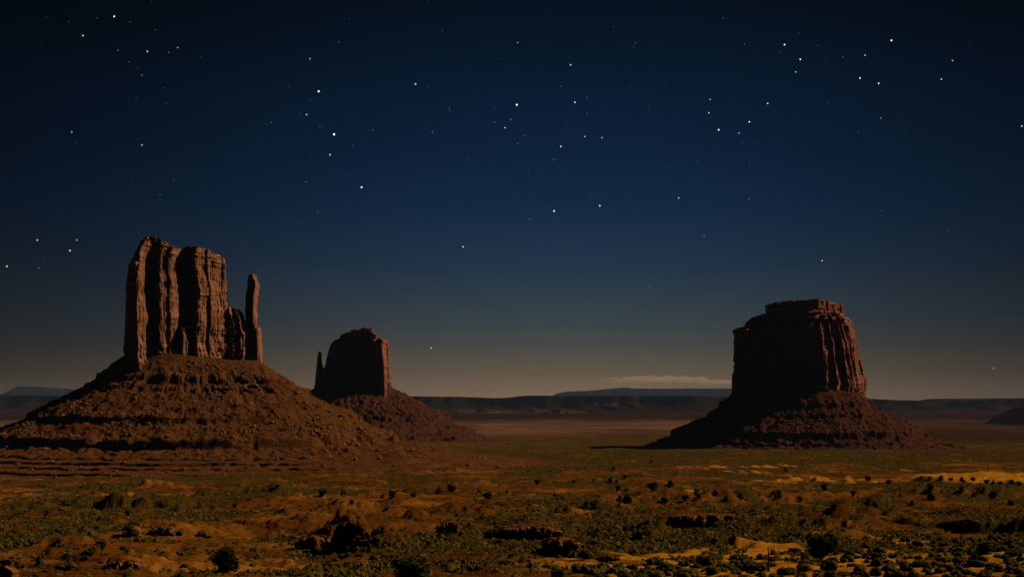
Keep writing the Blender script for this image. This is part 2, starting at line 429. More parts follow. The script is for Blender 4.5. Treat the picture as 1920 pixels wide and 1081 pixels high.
# ------------------------------------------------------------------ buttes
def catmull_closed(P, n):
    P = np.asarray(P, float)
    d = np.linalg.norm(np.roll(P, -1, 0)-P, axis=1)
    s = np.concatenate([[0], np.cumsum(d)])
    Q = np.vstack([P, P[:1]])
    u = np.linspace(0, s[-1], n, endpoint=False)
    return np.stack([np.interp(u, s, Q[:, 0]), np.interp(u, s, Q[:, 1])], -1)
def smooth_closed(P, k):
    for _ in range(k):
        P = (np.roll(P, 1, 0)+2*P+np.roll(P, -1, 0))/4
    return P
def cliff(name, parent, outline, top, bottom, mat, xl=None, xr=None, n=520, nh=110, flute=(30, 6, 13, 4, 5, 1.6), cap=.06, seed=0, rough=1.0, smooth=6, tops=10):
    """outline: plan points (x,y); top: function x -> z; bottom: z; xl/xr: lists (z, x) giving the left and right edges at height z"""
    P = smooth_closed(catmull_closed(outline, n), smooth)
    a = np.roll(P, -1, 0)-np.roll(P, 1, 0)
    nrm = np.stack([a[:, 1], -a[:, 0]], -1)
    area = np.sum(P[:, 0]*np.roll(P[:, 1], -1)-np.roll(P[:, 0], -1)*P[:, 1])
    if area < 0: nrm = -nrm
    nrm /= np.linalg.norm(nrm, axis=1)[:, None]+1e-9
    x0, x1 = P[:, 0].min(), P[:, 0].max()
    c = P.mean(0)
    v = np.linspace(0, 1, nh)[:, None]
    zt = top(P[:, 0])[None, :]
    Z = bottom+(zt-bottom)*v
    X = np.repeat(P[None, :, 0], nh, 0).copy(); Y = np.repeat(P[None, :, 1], nh, 0).copy()
    L3, A3, L1, A1, L2, A2 = flute
    sc = lambda L: (X/L, Y/L, Z/(L*4.5))
    big = pn(*sc(L3), seed)
    r1 = 1-np.abs(pn(*sc(L1), seed+1))*2.2
    r2 = 1-np.abs(pn(*sc(L2), seed+2))*2.2
    d = A3*big*1.4 + .32*A1*(r1-.4) + .4*A2*(r2-.4)
    d = d + (A3*1.5 if mat is not M_cliff_far else A3*.22)*fbm(X/(L1*1.3), Y/(L1*1.3), Z/(L1*2.4), 4, seed+8)*(1+.8*(1-sstep(.15, .5, v)))
    # broken ledges low down and in the cap, blocky spalls in between
    low = 1-sstep(.03, .28, v)
    hi = sstep(1-cap*2, 1-cap*.6, v)
    bed = pn(X/40, Y/40, Z/(L2*.55), seed+3) + .6*pn(X/L2, Y/L2, Z/(L2*.3), seed+4)
    d = d + A2*1.1*bed*(low+1.2*hi)*rough + A2*.35*bed
    spall = np.where(pn(X/(L1*.8), Y/(L1*.8), Z/(L1*2.2), seed+5) > .12, 1.0, 0.0)
    d = d - A2*.9*spall
    arc = np.concatenate([[0], np.cumsum(np.linalg.norm(np.diff(P, axis=0), axis=1))])[None, :]
    jr = np.random.RandomState(seed+900)
    def joints(Lw, Lh, amp, d):
        wd = jr.exponential(Lw*.7, 400)+Lw*.35
        bd = np.cumsum(wd)
        S_ = arc + Lw*.25*pn(arc/(Lw*2), Z/(Lw*3), 0, seed+7)
        k = np.searchsorted(bd, S_.ravel()).reshape(S_.shape)
        lh = Lh*jr.uniform(.5, 1.8, 401)[k]; ph = jr.uniform(0, 1, 401)[k]
        sg = np.floor((Z-bottom)/lh+ph).astype(int)
        tab = jr.uniform(-1, 1, 8192)
        d = d + amp*(.55*tab[(k*37+sg*911) & 8191] + .75*jr.uniform(-1, 1, 401)[k])
        e0 = np.minimum(np.abs(S_-bd[np.minimum(k, 399)]), np.abs(S_-np.concatenate([[0], bd])[np.minimum(k, 399)]))
        return d - amp*.9*np.exp(-(e0/(Lw*.06))**2)          # open joint between blocks
    d = joints(L1*1.5, L1*4, A1*.9, d)
    d = joints(L2*1.2, L2*6, A2*.6, d)
    d = d + A1*1.1*(1-sstep(0, .16, v)) - A1*1.4*sstep(1-cap, 1, v)
    X = X+nrm[None, :, 0]*d; Y = Y+nrm[None, :, 1]*d
    if xl is not None:
        zs, xs = np.array(xl).T; o = np.argsort(zs); L = np.interp(Z, zs[o], xs[o])
        zs, xs = np.array(xr).T; o = np.argsort(zs); R = np.interp(Z, zs[o], xs[o])
        Xb = X
        kk = max(3, nh//7); ker = np.ones(kk)/kk
        sm = lambda q: np.convolve(np.pad(q, kk, mode='edge'), ker, 'same')[kk:-kk]
        x0 = sm(Xb.min(1))[:, None]; x1 = sm(Xb.max(1))[:, None]
        for _ in range(5):
            X = L+(Xb-x0)/(x1-x0)*(R-L)
            zt = top(X[-1])[None, :]
            Z = bottom+(zt-bottom)*v
            zs, xs = np.array(xl).T; o = np.argsort(zs); L = np.interp(Z, zs[o], xs[o])
            zs, xs = np.array(xr).T; o = np.argsort(zs); R = np.interp(Z, zs[o], xs[o])
        X = L+(Xb-x0)/(x1-x0)*(R-L)
    rows = [np.stack([X, Y, Z], -1)]
    cx, cyy = X[-1].mean(), Y[-1].mean()
    for k in range(1, tops+1):
        f = 1-(k/tops)**1.0*.985
        xx = cx+(X[-1]-cx)*f; yy = cyy+(Y[-1]-cyy)*f
        zz = Z[-1]*f + (1-f)*Z[-1].mean() + (A2*.5)*pn(xx/L2, yy/L2, 0, seed+6)
        zz = np.minimum(zz, Z[-1]*.999+A2*.3) if k < 3 else zz
        rows.append(np.stack([xx, yy, zz], -1)[None])
    G = np.concatenate(rows, 0)
    return mesh_obj(name, G.reshape(-1, 3), grid_faces(G.shape[0], n, True), mat, parent)

class At:                             # photograph pixels -> metres in the plane at depth Y
    def __init__(s, Y): s.Y = Y
    def x(s, px): return px_x(np.asarray(px, float), s.Y)
    def z(s, py): return py_z(np.asarray(py, float), s.Y)
    def top(s, pts, dy=0.0):          # points (px, py) or (px, py, dy): dy = metres behind the plane
        p = np.array([(q+(dy,))[:3] for q in sorted(pts)], float)
        return lambda x: np.interp(x, px_x(p[:, 0], s.Y+p[:, 2]), py_z(p[:, 1], s.Y+p[:, 2]))
    def edge(s, pts, dy=0.0): return [(float(py_z(py, s.Y+dy)), float(px_x(px, s.Y+dy))) for px, py in pts]
    def plan(s, pts): return [(float(px_x(px, s.Y+dy)), s.Y+dy) for px, dy in pts]

def talus(name, parent, cx, cy_, inner, outer, prof, mat, bands, n=760, sub=5, gully=6.0, seed=0, bumps=1.0, damp=.75):
    """inner(theta), outer(theta): radii; prof: list of (s, z_left, z_right); bands: indices of segments that are cliffs"""
    u = np.linspace(0, 1, n, endpoint=False)
    th = 2*math.pi*u - math.pi/2
    th = th + .55*np.sin(2*math.pi*u)*-1.0          # finer steps towards the front
    ca, sa = np.cos(th), np.sin(th)
    r0, r1 = inner(th), outer(th)
    s_l, z_l, z_r, isb = [], [], [], []
    for k in range(len(prof)-1):
        (s0, a0, b0), (s1, a1, b1) = prof[k], prof[k+1]
        m_ = 6 if k in bands else max(4, int(sub*(s1-s0)*22))
        for q in range(m_):
            f = q/m_
            s_l.append(s0+(s1-s0)*f); z_l.append(a0+(a1-a0)*f); z_r.append(b0+(b1-b0)*f)
    s_l.append(prof[-1][0]); z_l.append(prof[-1][1]); z_r.append(prof[-1][2])
    s = np.array(s_l)[:, None]
    wr = (.5+.5*ca)[None, :]
    z = np.array(z_l)[:, None]*(1-wr)+np.array(z_r)[:, None]*wr
    # smooth version, used where the bands die out
    ps = np.array([prof[0]] + [prof[k+1] for k in range(len(prof)-1) if k not in bands and (k+1) not in bands] + ([prof[-1]] if prof[-1] else []))
    zs = (np.interp(s, ps[:, 0], ps[:, 1]))*(1-wr)+(np.interp(s, ps[:, 0], ps[:, 2]))*wr
    px_, py_ = ca[None]*3.0, sa[None]*3.0
    keep = sstep(-.75, -.35, pn(px_*2.3, py_*2.3, z/9, seed+1) - damp*sstep(.5, .95, ca)[None])
    z = zs+(z-zs)*keep
    R = 300.0
    e = (pn(ca[None]*R/55, sa[None]*R/55, s*2, seed+2)*.045 + pn(ca[None]*R/17, sa[None]*R/17, s*3, seed+3)*.022 + pn(ca[None]*R/7, sa[None]*R/7, s*4, seed+4)*.009)
    near = np.zeros_like(s)
    for k in bands:
        near = np.maximum(near, np.exp(-((s-prof[k][0])/.028)**2))
    r = r0[None]+(r1-r0)[None]*(s+e*near*sstep(0.02, .10, s))
    X = cx+r*ca[None]; Y = cy_+r*sa[None]
    wx, wy = X+26*pn(X/60, Y/60, z/60, seed+8), Y+26*pn(X/60, Y/60, z/60, seed+9)
    ww = np.arctan2(wy-cy_, wx-cx)
    g = 1-np.abs(pn(np.cos(ww)*R/30, np.sin(ww)*R/30, r/90, seed+5))*2.4
    ss = np.clip(s, 0, 1)
    z = z - gully*(g-.35)*np.sin(np.pi*np.clip(ss, 0, 1))*.6
    lump = fbm(X/26, Y/26, z/26, 5, seed+6, .6)
    z = z + bumps*(2.6*lump + 2.1*fbm(X/9, Y/9, z/9, 3, seed+7))*sstep(0, .1, s)*(1-.6*sstep(1.0, 1.15, s))
    G = np.stack([X, Y, z], -1)
    f = grid_faces(G.shape[0], n, True)
    return mesh_obj(name, G.reshape(-1, 3), f[:, ::-1], mat, parent)
def radii(right, back, left, front, p=2.0):
    def fn(th):
        c, s = np.cos(th), np.sin(th)
        a = np.where(c > 0, right, left); b_ = np.where(s > 0, back, front)
        return 1.0/((np.abs(c)/a)**p+(np.abs(s)/b_)**p)**(1/p)
    return fn

def bvh_of(*objs):
    V = []; Fc = []
    for o in objs:
        me = o.data
        co = np.empty(len(me.vertices)*3, np.float32); me.vertices.foreach_get('co', co)
        li = np.empty(len(me.loops), np.int32); me.loops.foreach_get('vertex_index', li)
        k = len(V)
        mw = np.array(o.matrix_world) if o.parent is None else np.eye(4)
        V += co.reshape(-1, 3).tolist()
        Fc += (li.reshape(-1, 4)+k).tolist()
    return BVHTree.FromPolygons(V, Fc)
def shoot(bvh, px, py):
    d = Vector(((px-960)/F, 1.0, (H0-py)/F)).normalized()
    loc, nrm, idx, dist = bvh.ray_cast(Vector((0, 0, 0)), d)
    return loc, nrm

# rocks -------------------------------------------------------------
def ico(sub):
    p = (1+5**.5)/2
    V = [(-1,p,0),(1,p,0),(-1,-p,0),(1,-p,0),(0,-1,p),(0,1,p),(0,-1,-p),(0,1,-p),(p,0,-1),(p,0,1),(-p,0,-1),(-p,0,1)]
    Fc = [(0,11,5),(0,5,1),(0,1,7),(0,7,10),(0,10,11),(1,5,9),(5,11,4),(11,10,2),(10,7,6),(7,1,8),(3,9,4),(3,4,2),(3,2,6),(3,6,8),(3,8,9),(4,9,5),(2,4,11),(6,2,10),(8,6,7),(9,8,1)]
    V = [np.array(v)/np.linalg.norm(v) for v in V]
    for _ in range(sub):
        cache = {}; out = []
        def mid(a, b_):
            k = (min(a, b_), max(a, b_))
            if k not in cache:
                q = (V[a]+V[b_]); V.append(q/np.linalg.norm(q)); cache[k] = len(V)-1
            return cache[k]
        for a, b_, c_ in Fc:
            x, y, z = mid(a, b_), mid(b_, c_), mid(c_, a)
            out += [(a, x, z), (b_, y, x), (c_, z, y), (x, y, z)]
        Fc = out
    return np.array(V), np.array(Fc, np.int32)
ICO0, ICO1, ICO2, ICO3 = ico(0), ico(1), ico(2), ico(3)
def rock_shape(base, rs, flat=.6):
    """an angular block: a sphere cut by random planes"""
    V, Fc = base
    V = V.copy()
    for _ in range(9):
        nn = rs.normal(size=3); nn /= np.linalg.norm(nn); h = rs.uniform(.45, .8)
        dd = V@nn; k = dd > h
        V[k] -= np.outer(dd[k]-h, nn)
    V *= np.array([1, rs.uniform(.6, .95), flat*rs.uniform(.8, 1.2)])
    return V, Fc
def rotz(a): c, s = math.cos(a), math.sin(a); return np.array([[c, -s, 0], [s, c, 0], [0, 0, 1]])

def scatter_rubble(name, objs, count, size, mat, seed, label, zmin=-1e9, filt=None):
    """loose stones lying all over the slope: one object"""
    rs = np.random.RandomState(seed)
    Vs, Fs = [], []
    shapes = [rock_shape(ICO0, rs) for _ in range(12)]
    nv = 0
    for o in objs:
        me = o.data
        co = np.empty(len(me.vertices)*3, np.float32); me.vertices.foreach_get('co', co); co = co.reshape(-1, 3)
        li = np.empty(len(me.loops), np.int32); me.loops.foreach_get('vertex_index', li); li = li.reshape(-1, 4)
        c4 = co[li].mean(1)
        nr = np.cross(co[li[:, 2]]-co[li[:, 0]], co[li[:, 3]]-co[li[:, 1]])
        ar = np.linalg.norm(nr, axis=1)*.5
        ok = (c4[:, 1] < co[:, 1].mean()+60) & (np.abs(nr[:, 2])/(2*ar+1e-9) > .55)
        w = ar*ok
        w = w*np.clip(fbm(c4[:, 0]/40, c4[:, 1]/40, c4[:, 2]/40, 3, seed)+.18, .02, 1)**1.6
        if filt is not None: w = w*filt(c4)
        idx = rs.choice(len(w), count, p=w/w.sum())
        for i in idx:
            q = li[i]; uu, vv = rs.rand(2)
            p = (co[q[0]]*(1-uu)+co[q[1]]*uu)*(1-vv)+(co[q[3]]*(1-uu)+co[q[2]]*uu)*vv
            V, Fc = shapes[rs.randint(12)]
            sz = size*min(4.0, .55*rs.pareto(2.2)+.45)
            V = V@rotz(rs.uniform(0, 6.28)).T*sz+p+np.array([0, 0, sz*.25])
            Vs.append(V); Fs.append(Fc+nv); nv += len(V)
    o = mesh_obj(name, np.concatenate(Vs), np.concatenate(Fs), mat)
    return tag(o, label, 'rubble', None, 'stuff')

# ---- left butte: broad broken tower with a thin spire on its right
A = At(1900.0)
left = tag(empty('butte', (float(A.x(350)), 1900, -80)), 'tall broken sandstone butte with thin spire on its right, left of photo', 'butte')
def under(parent):                    # parts keep world coordinates
    def f(o):
        o.matrix_parent_inverse = Matrix.Translation(-parent.location); return o
    return f
keep = under(left)
zb = float(A.z(726))
keep(cliff('cliff', left, A.plan([(237, 50), (239, 5), (250, -40), (258, -56), (269, -40), (276, -30), (286, -28), (298, -38), (314, -24), (319, -26), (334, -8), (339, 22), (352, 27), (363, 10), (369, 0), (389, 17), (393, 15), (424, 42),
      (427, 80), (400, 120), (300, 120), (250, 100)]),
      A.top([(236, 470), (258, 466), (264, 454), (274, 450), (278, 445), (292, 443), (306, 450), (316, 459), (330, 463, -20), (350, 458, 10), (372, 463, 5), (392, 468, 18), (402, 476, 25), (412, 480, 30), (424, 484, 42)], -32), zb, M_cliff,
      A.edge([(238, 726), (237, 690), (235, 600), (236, 560), (241, 520), (249, 490), (256, 468), (266, 450), (272, 443)], 62),
      A.edge([(430, 726), (426, 640), (424, 560), (423, 500), (421, 482), (421, 443)], 45), n=1100, nh=200, flute=(30, 2.2, 14, 1.9, 4.0, 1.25), cap=.06, seed=3, smooth=4))
keep(cliff('buttress', left, A.plan([(234, -14), (240, -46), (257, -72), (264, -62), (271, -50), (270, -30), (245, -8)]),
      A.top([(233, 520), (242, 502), (250, 493), (262, 491), (268, 497), (274, 506)], -58), zb, M_cliff,
      A.edge([(236, 726), (233, 600), (237, 550), (242, 520), (246, 493)], -20), A.edge([(277, 726), (272, 600), (271, 540), (270, 493)], -50),
      n=300, nh=120, flute=(20, 2, 8, 2, 3.5, 1.2), cap=.1, seed=11, smooth=10))
keep(cliff('slab', left, A.plan([(334, -4), (343, -12), (354, 2), (352, 30), (338, 25)]),
      A.top([(334, 622), (339, 613), (346, 611), (352, 615), (355, 626)]), zb, M_cliff, n=160, nh=60, flute=(12, 1, 6, 1.2, 2.6, .8), cap=.2, seed=15, smooth=8))
keep(cliff('buttress', left, A.plan([(418, 80), (424, 56), (436, 40), (444, 56), (446, 48), (458, 50), (467, 84), (462, 120), (430, 120)]),
      A.top([(418, 584), (427, 582), (432, 577), (441, 576), (446, 586), (452, 594), (458, 606), (464, 618), (468, 640)], 60), zb-8, M_cliff,
      A.edge([(418, 726), (420, 600), (424, 575)], 75), A.edge([(471, 726), (469, 660), (467, 630), (462, 606), (456, 590), (447, 576)], 80),
      n=300, nh=110, flute=(20, 3, 7, 2.6, 3, 1.3), cap=.12, seed=19, smooth=5))
keep(cliff('spire', left, A.plan([(459, 112), (465, 94), (479, 66), (484, 76), (487, 104), (478, 120), (464, 122)]),
      A.top([(458, 517), (464, 514), (480, 515), (487, 520)], 85), zb-10, M_cliff,
      A.edge([(468, 735), (465, 660), (460, 620), (456, 598), (457, 550), (460, 530), (461, 514)], 95),
      A.edge([(490, 735), (486, 660), (486, 620), (485, 590), (486, 555), (489, 538), (488, 529), (484, 524), (483, 514)], 100),
      n=200, nh=150, flute=(14, 1.2, 6, .5, 2.6, .8), cap=.01, seed=23, smooth=3))
keep(cliff('buttress', left, A.plan([(478, 78), (484, 66), (492, 74), (496, 96), (486, 102)]),
      A.top([(478, 620), (485, 610), (490, 622), (497, 668)], 75), zb-12, M_cliff, A.edge([(476, 735), (481, 640), (483, 610)], 78), A.edge([(499, 735), (496, 690), (491, 640), (488, 610)], 90),
      n=160, nh=80, flute=(12, 1.2, 5, 1.4, 2.4, .9), cap=.1, seed=27, smooth=4))
# the talus below: (s, z at left, z at right)
PL = [(0, 66, 54), (.10, 48, 38), (.175, 36, 26), (.183, 29, 20), (.26, 21, 12), (.268, 17, 8), (.34, 11, 3), (.55, -13, -17), (.60, -18, -22), (.61, -26, -29), (.80, -41, -44), (.84, -44, -47),
      (.85, -58, -58), (.95, -61, -62), (1.0, -62, -65), (1.08, -63, -68), (1.085, -65.5, -70), (1.24, -66, -72), (1.245, -69, -75), (1.38, -69.5, -77), (1.385, -72, -79), (1.56, -72.5, -81), (1.565, -75.5, -83),
      (1.85, -80, -88), (2.1, -92, -98)]
talL = keep(talus('talus', left, float(A.x(358)), 1915.0, (lambda th: radii(88, 70, 78, 34)(th) + 20*np.maximum(0, np.cos(th-math.radians(232)))**2), radii(318, 240, 300, 305, 2.2), PL, M_talus, {2, 4, 7, 10, 14, 16, 18, 20}, n=1000, sub=6, gully=1.2, seed=31))

# ---- middle butte: blocky tower with a small thumb on its left
B = At(3700.0)
mid = tag(empty('butte', (float(B.x(660)), 3700, -106)), 'smaller shaded butte with little thumb spire on its left, beyond the left slope', 'butte')
keep = under(mid)
zb = float(B.z(752))
keep(cliff('cliff', mid, B.plan([(590, 60), (606, 20), (640, -20), (690, -60), (722, -92), (726, -60), (733, 20), (728, 110), (660, 140), (600, 120)]),
      B.top([(588, 690), (608, 690), (611, 668), (616, 652), (622, 641), (628, 637), (640, 634), (700, 633), (715, 636), (727, 637), (734, 640)]), zb, M_cliff_far,
      B.edge([(586, 755), (590, 725), (591, 690), (592, 600)], 50), B.edge([(735, 755), (733, 725), (731, 690), (729, 650), (727, 634)]),
      n=600, nh=110, flute=(50, 9, 20, 5, 8, 2.4), cap=.06, seed=41, smooth=5))
keep(cliff('cap_rock', mid, B.plan([(637, 10), (660, -28), (704, -50), (707, 0), (700, 60), (650, 60)]),
      B.top([(637, 626), (645, 624), (652, 622), (656, 618), (676, 617), (684, 615), (692, 615), (699, 617), (702, 622), (707, 626)]), float(B.z(642)), M_cliff_far,
      n=300, nh=34, flute=(40, 3, 16, 3, 7, 2.2), cap=.2, seed=45, smooth=5))
keep(cliff('spire', mid, B.plan([(590, 10), (596, -8), (605, 0), (607, 20), (598, 30)]),
      B.top([(590, 664), (595, 659), (599, 658), (602, 662), (608, 668)]), zb, M_cliff_far,
      B.edge([(580, 755), (588, 728), (591, 700), (593, 680), (594, 670), (596, 658)]), B.edge([(622, 755), (611, 700), (607, 691), (603, 684), (601, 668), (602, 658)]),
      n=140, nh=80, flute=(20, 2, 9, 1.8, 4, 1.2), cap=.05, seed=49, smooth=5))
PM = [(0, 34, 34), (.12, 20, 18), (.30, -4, -6), (.33, -10, -10), (.50, -30, -28), (.62, -42, -40), (.64, -54, -52), (.8, -70, -72), (.9, -82, -82), (.91, -88, -87), (1.0, -92, -93), (1.01, -97, -98), (1.2, -104, -106), (1.4, -120, -120)]
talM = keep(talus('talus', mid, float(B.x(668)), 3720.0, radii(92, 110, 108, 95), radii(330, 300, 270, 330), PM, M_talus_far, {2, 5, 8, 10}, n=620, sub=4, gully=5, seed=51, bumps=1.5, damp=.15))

# ---- right butte: massive square block with a flat cap
C = At(3000.0)
right = tag(empty('butte', (float(C.x(1500)), 3000, -98)), 'massive square butte with flat layered cap, right of photo', 'butte')
keep = under(right)
zb = float(C.z(765))
keep(cliff('cliff', right, C.plan([(1372, 70), (1378, 30), (1400, 8), (1404, 16), (1450, -30), (1500, -78), (1532, -112), (1540, -111), (1552, -98), (1557, -107), (1572, -86), (1578, -94), (1592, -68), (1600, -76), (1622, -44), (1632, 40), (1610, 150), (1420, 170)]),
      C.top([(1370, 614), (1378, 611), (1394, 612), (1398, 616), (1401, 610), (1406, 604), (1420, 598), (1530, 594), (1590, 596), (1602, 600), (1612, 612), (1626, 640)]), zb, M_cliff_far,
      C.edge([(1369, 770), (1371, 745), (1372, 705), (1376, 690), (1377, 640), (1378, 611), (1404, 604), (1412, 594)], 50), C.edge([(1622, 770), (1624, 745), (1626, 715), (1623, 680), (1618, 645), (1610, 620), (1604, 604), (1600, 594)], 30),
      n=860, nh=150, flute=(42, 6, 17, 6.5, 6.5, 2.6), cap=.04, seed=61, smooth=4))
keep(cliff('ledge', right, C.plan([(1407, 50), (1440, 0), (1528, -88), (1560, -80), (1604, -50), (1606, 80), (1580, 120), (1430, 120)]),
      C.top([(1404, 600), (1412, 594), (1436, 586), (1450, 585), (1575, 585), (1588, 591), (1603, 601)]), float(C.z(612)), M_cliff_far,
      C.edge([(1402, 612), (1406, 602), (1418, 592), (1434, 585)]), C.edge([(1608, 612), (1603, 600), (1592, 592), (1584, 585)]), n=500, nh=40, flute=(40, 4, 15, 3, 6, 2), cap=.2, seed=65, smooth=5))
keep(cliff('cap_rock', right, C.plan([(1436, 40), (1450, 0), (1532, -74), (1560, -50), (1581, 0), (1580, 70), (1450, 80)]),
      C.top([(1436, 571), (1445, 567), (1470, 565), (1500, 565), (1528, 564), (1534, 563), (1545, 566), (1560, 569), (1578, 571), (1582, 573)]), float(C.z(592)), M_cliff_far,
      n=440, nh=34, flute=(40, 3, 14, 2.6, 6, 2.0), cap=.15, seed=69, smooth=4))
PR = [(0, 22, 22), (.10, 8, 10), (.20, -8, -4), (.215, -18, -14), (.36, -30, -27), (.375, -37, -33), (.45, -41, -38), (.66, -58, -56), (.74, -65, -63), (.755, -79, -76), (.9, -85, -84), (.915, -91, -90), (1.0, -94, -93), (1.2, -104, -100), (1.35, -118, -116)]
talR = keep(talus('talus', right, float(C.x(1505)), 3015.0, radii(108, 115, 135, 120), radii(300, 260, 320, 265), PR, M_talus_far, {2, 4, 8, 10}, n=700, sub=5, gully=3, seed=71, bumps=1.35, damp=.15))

# ------------------------------------------------------------------ distant land
def range_strip(name, Y, pts, base_px, depth, mat, seed, rough, label, cat, cliffy=True, kind=None, nx=400):
    """a long mesa or ridge: skyline pts in px, with a flat top running back by depth metres"""
    p = np.array(pts, float)
    x = np.linspace(px_x(p[0, 0], Y), px_x(p[-1, 0], Y), nx)
    zt = np.interp(x, px_x(p[:, 0], Y), py_z(p[:, 1], Y)) + rough*.35*fbm(x/(rough*30), 0, 0, 3, seed)
    z0 = np.full(nx, py_z(base_px, Y))-4
    wob = fbm(x/(rough*34), 3.3, 0, 4, seed+1)*rough*14
    rows = []
    prof = [(0, 0), (.45, .12), (.75, .30), (.93, .50), (1.0, .60), (1.03, .92), (1.06, 1.0)] if cliffy else [(0, 0), (.3, .2), (.6, .5), (.85, .8), (1.0, .95), (1.1, 1.0)]
    run = rough*22
    for k in range(len(prof)-1):
        (a0, h0), (a1, h1) = prof[k], prof[k+1]
        for q in range(6):
            f = q/6
            a_, h_ = a0+(a1-a0)*f, h0+(h1-h0)*f
            yy = Y + (a_-1)*run + wob*min(1, a_+.2) + rough*3*fbm(x/(rough*7), a_*2, 0, 3, seed+2)*(1 if a_ < 1 else .5)
            rows.append(np.stack([x, yy, z0+(zt-z0)*h_], -1))
    for dd in (0, .3, 1.0):
        rows.append(np.stack([x, Y+.1*run+wob+depth*dd+10, zt+0*x], -1))
    rows.append(np.stack([x, Y+.1*run+wob+depth+run, z0], -1))
    G = np.stack(rows, 0)
    o = mesh_obj(name, G.reshape(-1, 3), grid_faces(G.shape[0], nx), mat)
    return tag(o, label, cat, None, kind)
M_mesa, _t, _b = new_mat('far_mesa_rock_shaded')
_n = noise_n(_t, mapping(_t, N(_t, 'ShaderNodeNewGeometry').outputs['Position'], (.004, .004, .012)), 1.0, 6)
_t.links.new(ramp(_t, _n, [(.35, (.012, .009, .009)), (.6, (.022, .015, .014)), (.72, (.07, .045, .04))]), _b.inputs['Base Color'])  # near-black tones: the mesa's shade is put into the base colour
M_mount, _t, _b = new_mat('mountain_rock')
_n = noise_n(_t, mapping(_t, N(_t, 'ShaderNodeNewGeometry').outputs['Position'], (.001, .001, .002)), 1.0, 5)
_t.links.new(ramp(_t, _n, [(.3, (.012, .012, .013)), (.7, (.02, .019, .019))]), _b.inputs['Base Color'])  # kept very dark so the right-edge hill carries its shade as colour
range_strip('mesa', 15000, [(150, 741), (430, 741), (590, 741), (760, 741.5), (820, 742.5), (880, 744), (925, 745), (960, 744), (985, 741.5), (1040, 740.5), (1090, 742), (1095, 741), (1105, 742), (1225, 742), (1232, 740.5), (1245, 742), (1370, 743), (1500, 744), (1640, 747), (1680, 749.5), (1760, 751.5), (1850, 751), (1868, 747.5), (1900, 746.5), (2080, 746)],
            769, 2500, M_mesa, 81, 24, 'long flat dark mesa along the horizon behind the buttes', 'mesa', nx=900)
range_strip('low_mesa', 15500, [(-500, 744), (-150, 741), (0, 740), (80, 741), (160, 742), (300, 746)], 768, 2500, M_mesa, 85, 22, 'low dark mesa on the left horizon beside the left butte slope', 'mesa', nx=300)
M_bad = rock_material('pale_badland_clay', (.03, .02, .018), (.06, .04, .034), (.16, .115, .095), 60)
range_strip('badlands', 12500, [(720, 776), (790, 770), (815, 766), (835, 769), (862, 765), (890, 770), (905, 766), (940, 769), (965, 771), (985, 767), (1000, 765), (1020, 769), (1050, 766), (1085, 768), (1100, 773), (1130, 778)],
            778, 500, M_bad, 89, 14, 'row of low eroded hills in front of the long far mesa', 'badland hills', False, nx=300)
range_strip('mountain', 42000, [(1015, 748), (1042, 740), (1050, 736), (1062, 733.5), (1105, 732), (1128, 729.5), (1150, 727.5), (1170, 726), (1185, 727.5), (1240, 728), (1300, 727.5), (1370, 727.5), (1460, 729), (1560, 738), (1640, 752)],
            756, 2500, M_mount, 93, 12, 'hazy blue mountain plateau under the flat cloud', 'mountain', False, nx=300)
range_strip('mountain', 41000, [(-40, 750), (5, 736), (20, 729), (29, 723), (45, 725), (70, 726), (100, 729), (125, 731), (180, 736), (260, 748)],
            756, 2500, M_mount, 97, 12, 'faint hazy peak on the left horizon beside the left butte', 'mountain', False, nx=200)
range_strip('hill', 7000, [(1885, 801), (1900, 797), (1915, 790), (1930, 783), (1950, 774), (1990, 760), (2040, 748), (2120, 742)], 803, 500, M_mount, 99, 7, 'dark foot of a hill rising at the right edge', 'hill', False, 'structure', nx=160)

# ------------------------------------------------------------------ boulders and rubble on the slopes
bvL = bvh_of(talL)
rs = np.random.RandomState(5)
boulder_me = []
for k in range(6):
    V, Fc = rock_shape(ICO2, rs, .62)
    V = V + .05*np.stack([pn(V[:, 0]*3, V[:, 1]*3, V[:, 2]*3, 100+k+j) for j in range(3)], -1)
    boulder_me.append(np_mesh('boulder', V, Fc, M_boulder))
BLD = [(572, 752, 5), (574, 765, 10), (595, 761, 7), (596, 768, 6), (618, 770, 9), (609, 767, 6), (596, 784, 6), (638, 786, 9), (597, 799, 7), (630, 815, 6), (590, 817, 10), (670, 835, 8), (652, 842, 9),
       (630, 850, 8), (662, 852, 6), (711, 860, 11), (698, 828, 7), (673, 804, 11), (678, 820, 5), (622, 829, 6), (633, 832, 5), (572, 842, 7), (775, 843, 6), (800, 852, 7), (360, 743, 6), (411, 767, 5), (264, 680, 4), (271, 837, 6), (145, 834, 4)]
for _ in range(60):
    BLD.append((rs.uniform(480, 800), rs.uniform(735, 865), rs.uniform(3.5, 7)))
for _ in range(36):
    BLD.append((rs.uniform(150, 520), rs.uniform(730, 825), rs.uniform(3, 5)))
nb = 0
for px, py, w in BLD:
    loc, nrm = shoot(bvL, px, py)
    if loc is None: continue
    o = bpy.data.objects.new('boulder', boulder_me[nb % 6]); link(o)
    r = w/F*loc.y*.5
    o.location = loc + Vector((0, 0, r*.25)); o.scale = (r, r, r*1.1)
    o.rotation_euler = (rs.uniform(-.5, .5), rs.uniform(-.3, .7), rs.uniform(0, 6.28))
    if px > 470: tag(o, 'pale angular boulder on the right slope below the spired left butte', 'boulder', 'boulders on the right slope of the left butte')
    else: tag(o, 'small pale boulder on the front slope below the spired left butte', 'boulder', 'boulders on the front slope of the left butte')
    nb += 1
scatter_rubble('rubble', [talL], 17000, 1.0, M_stone, 201, 'loose stones strewn over the slopes of the left butte', filt=lambda c: np.where(c[:, 2] > -58, 1.0, .12))
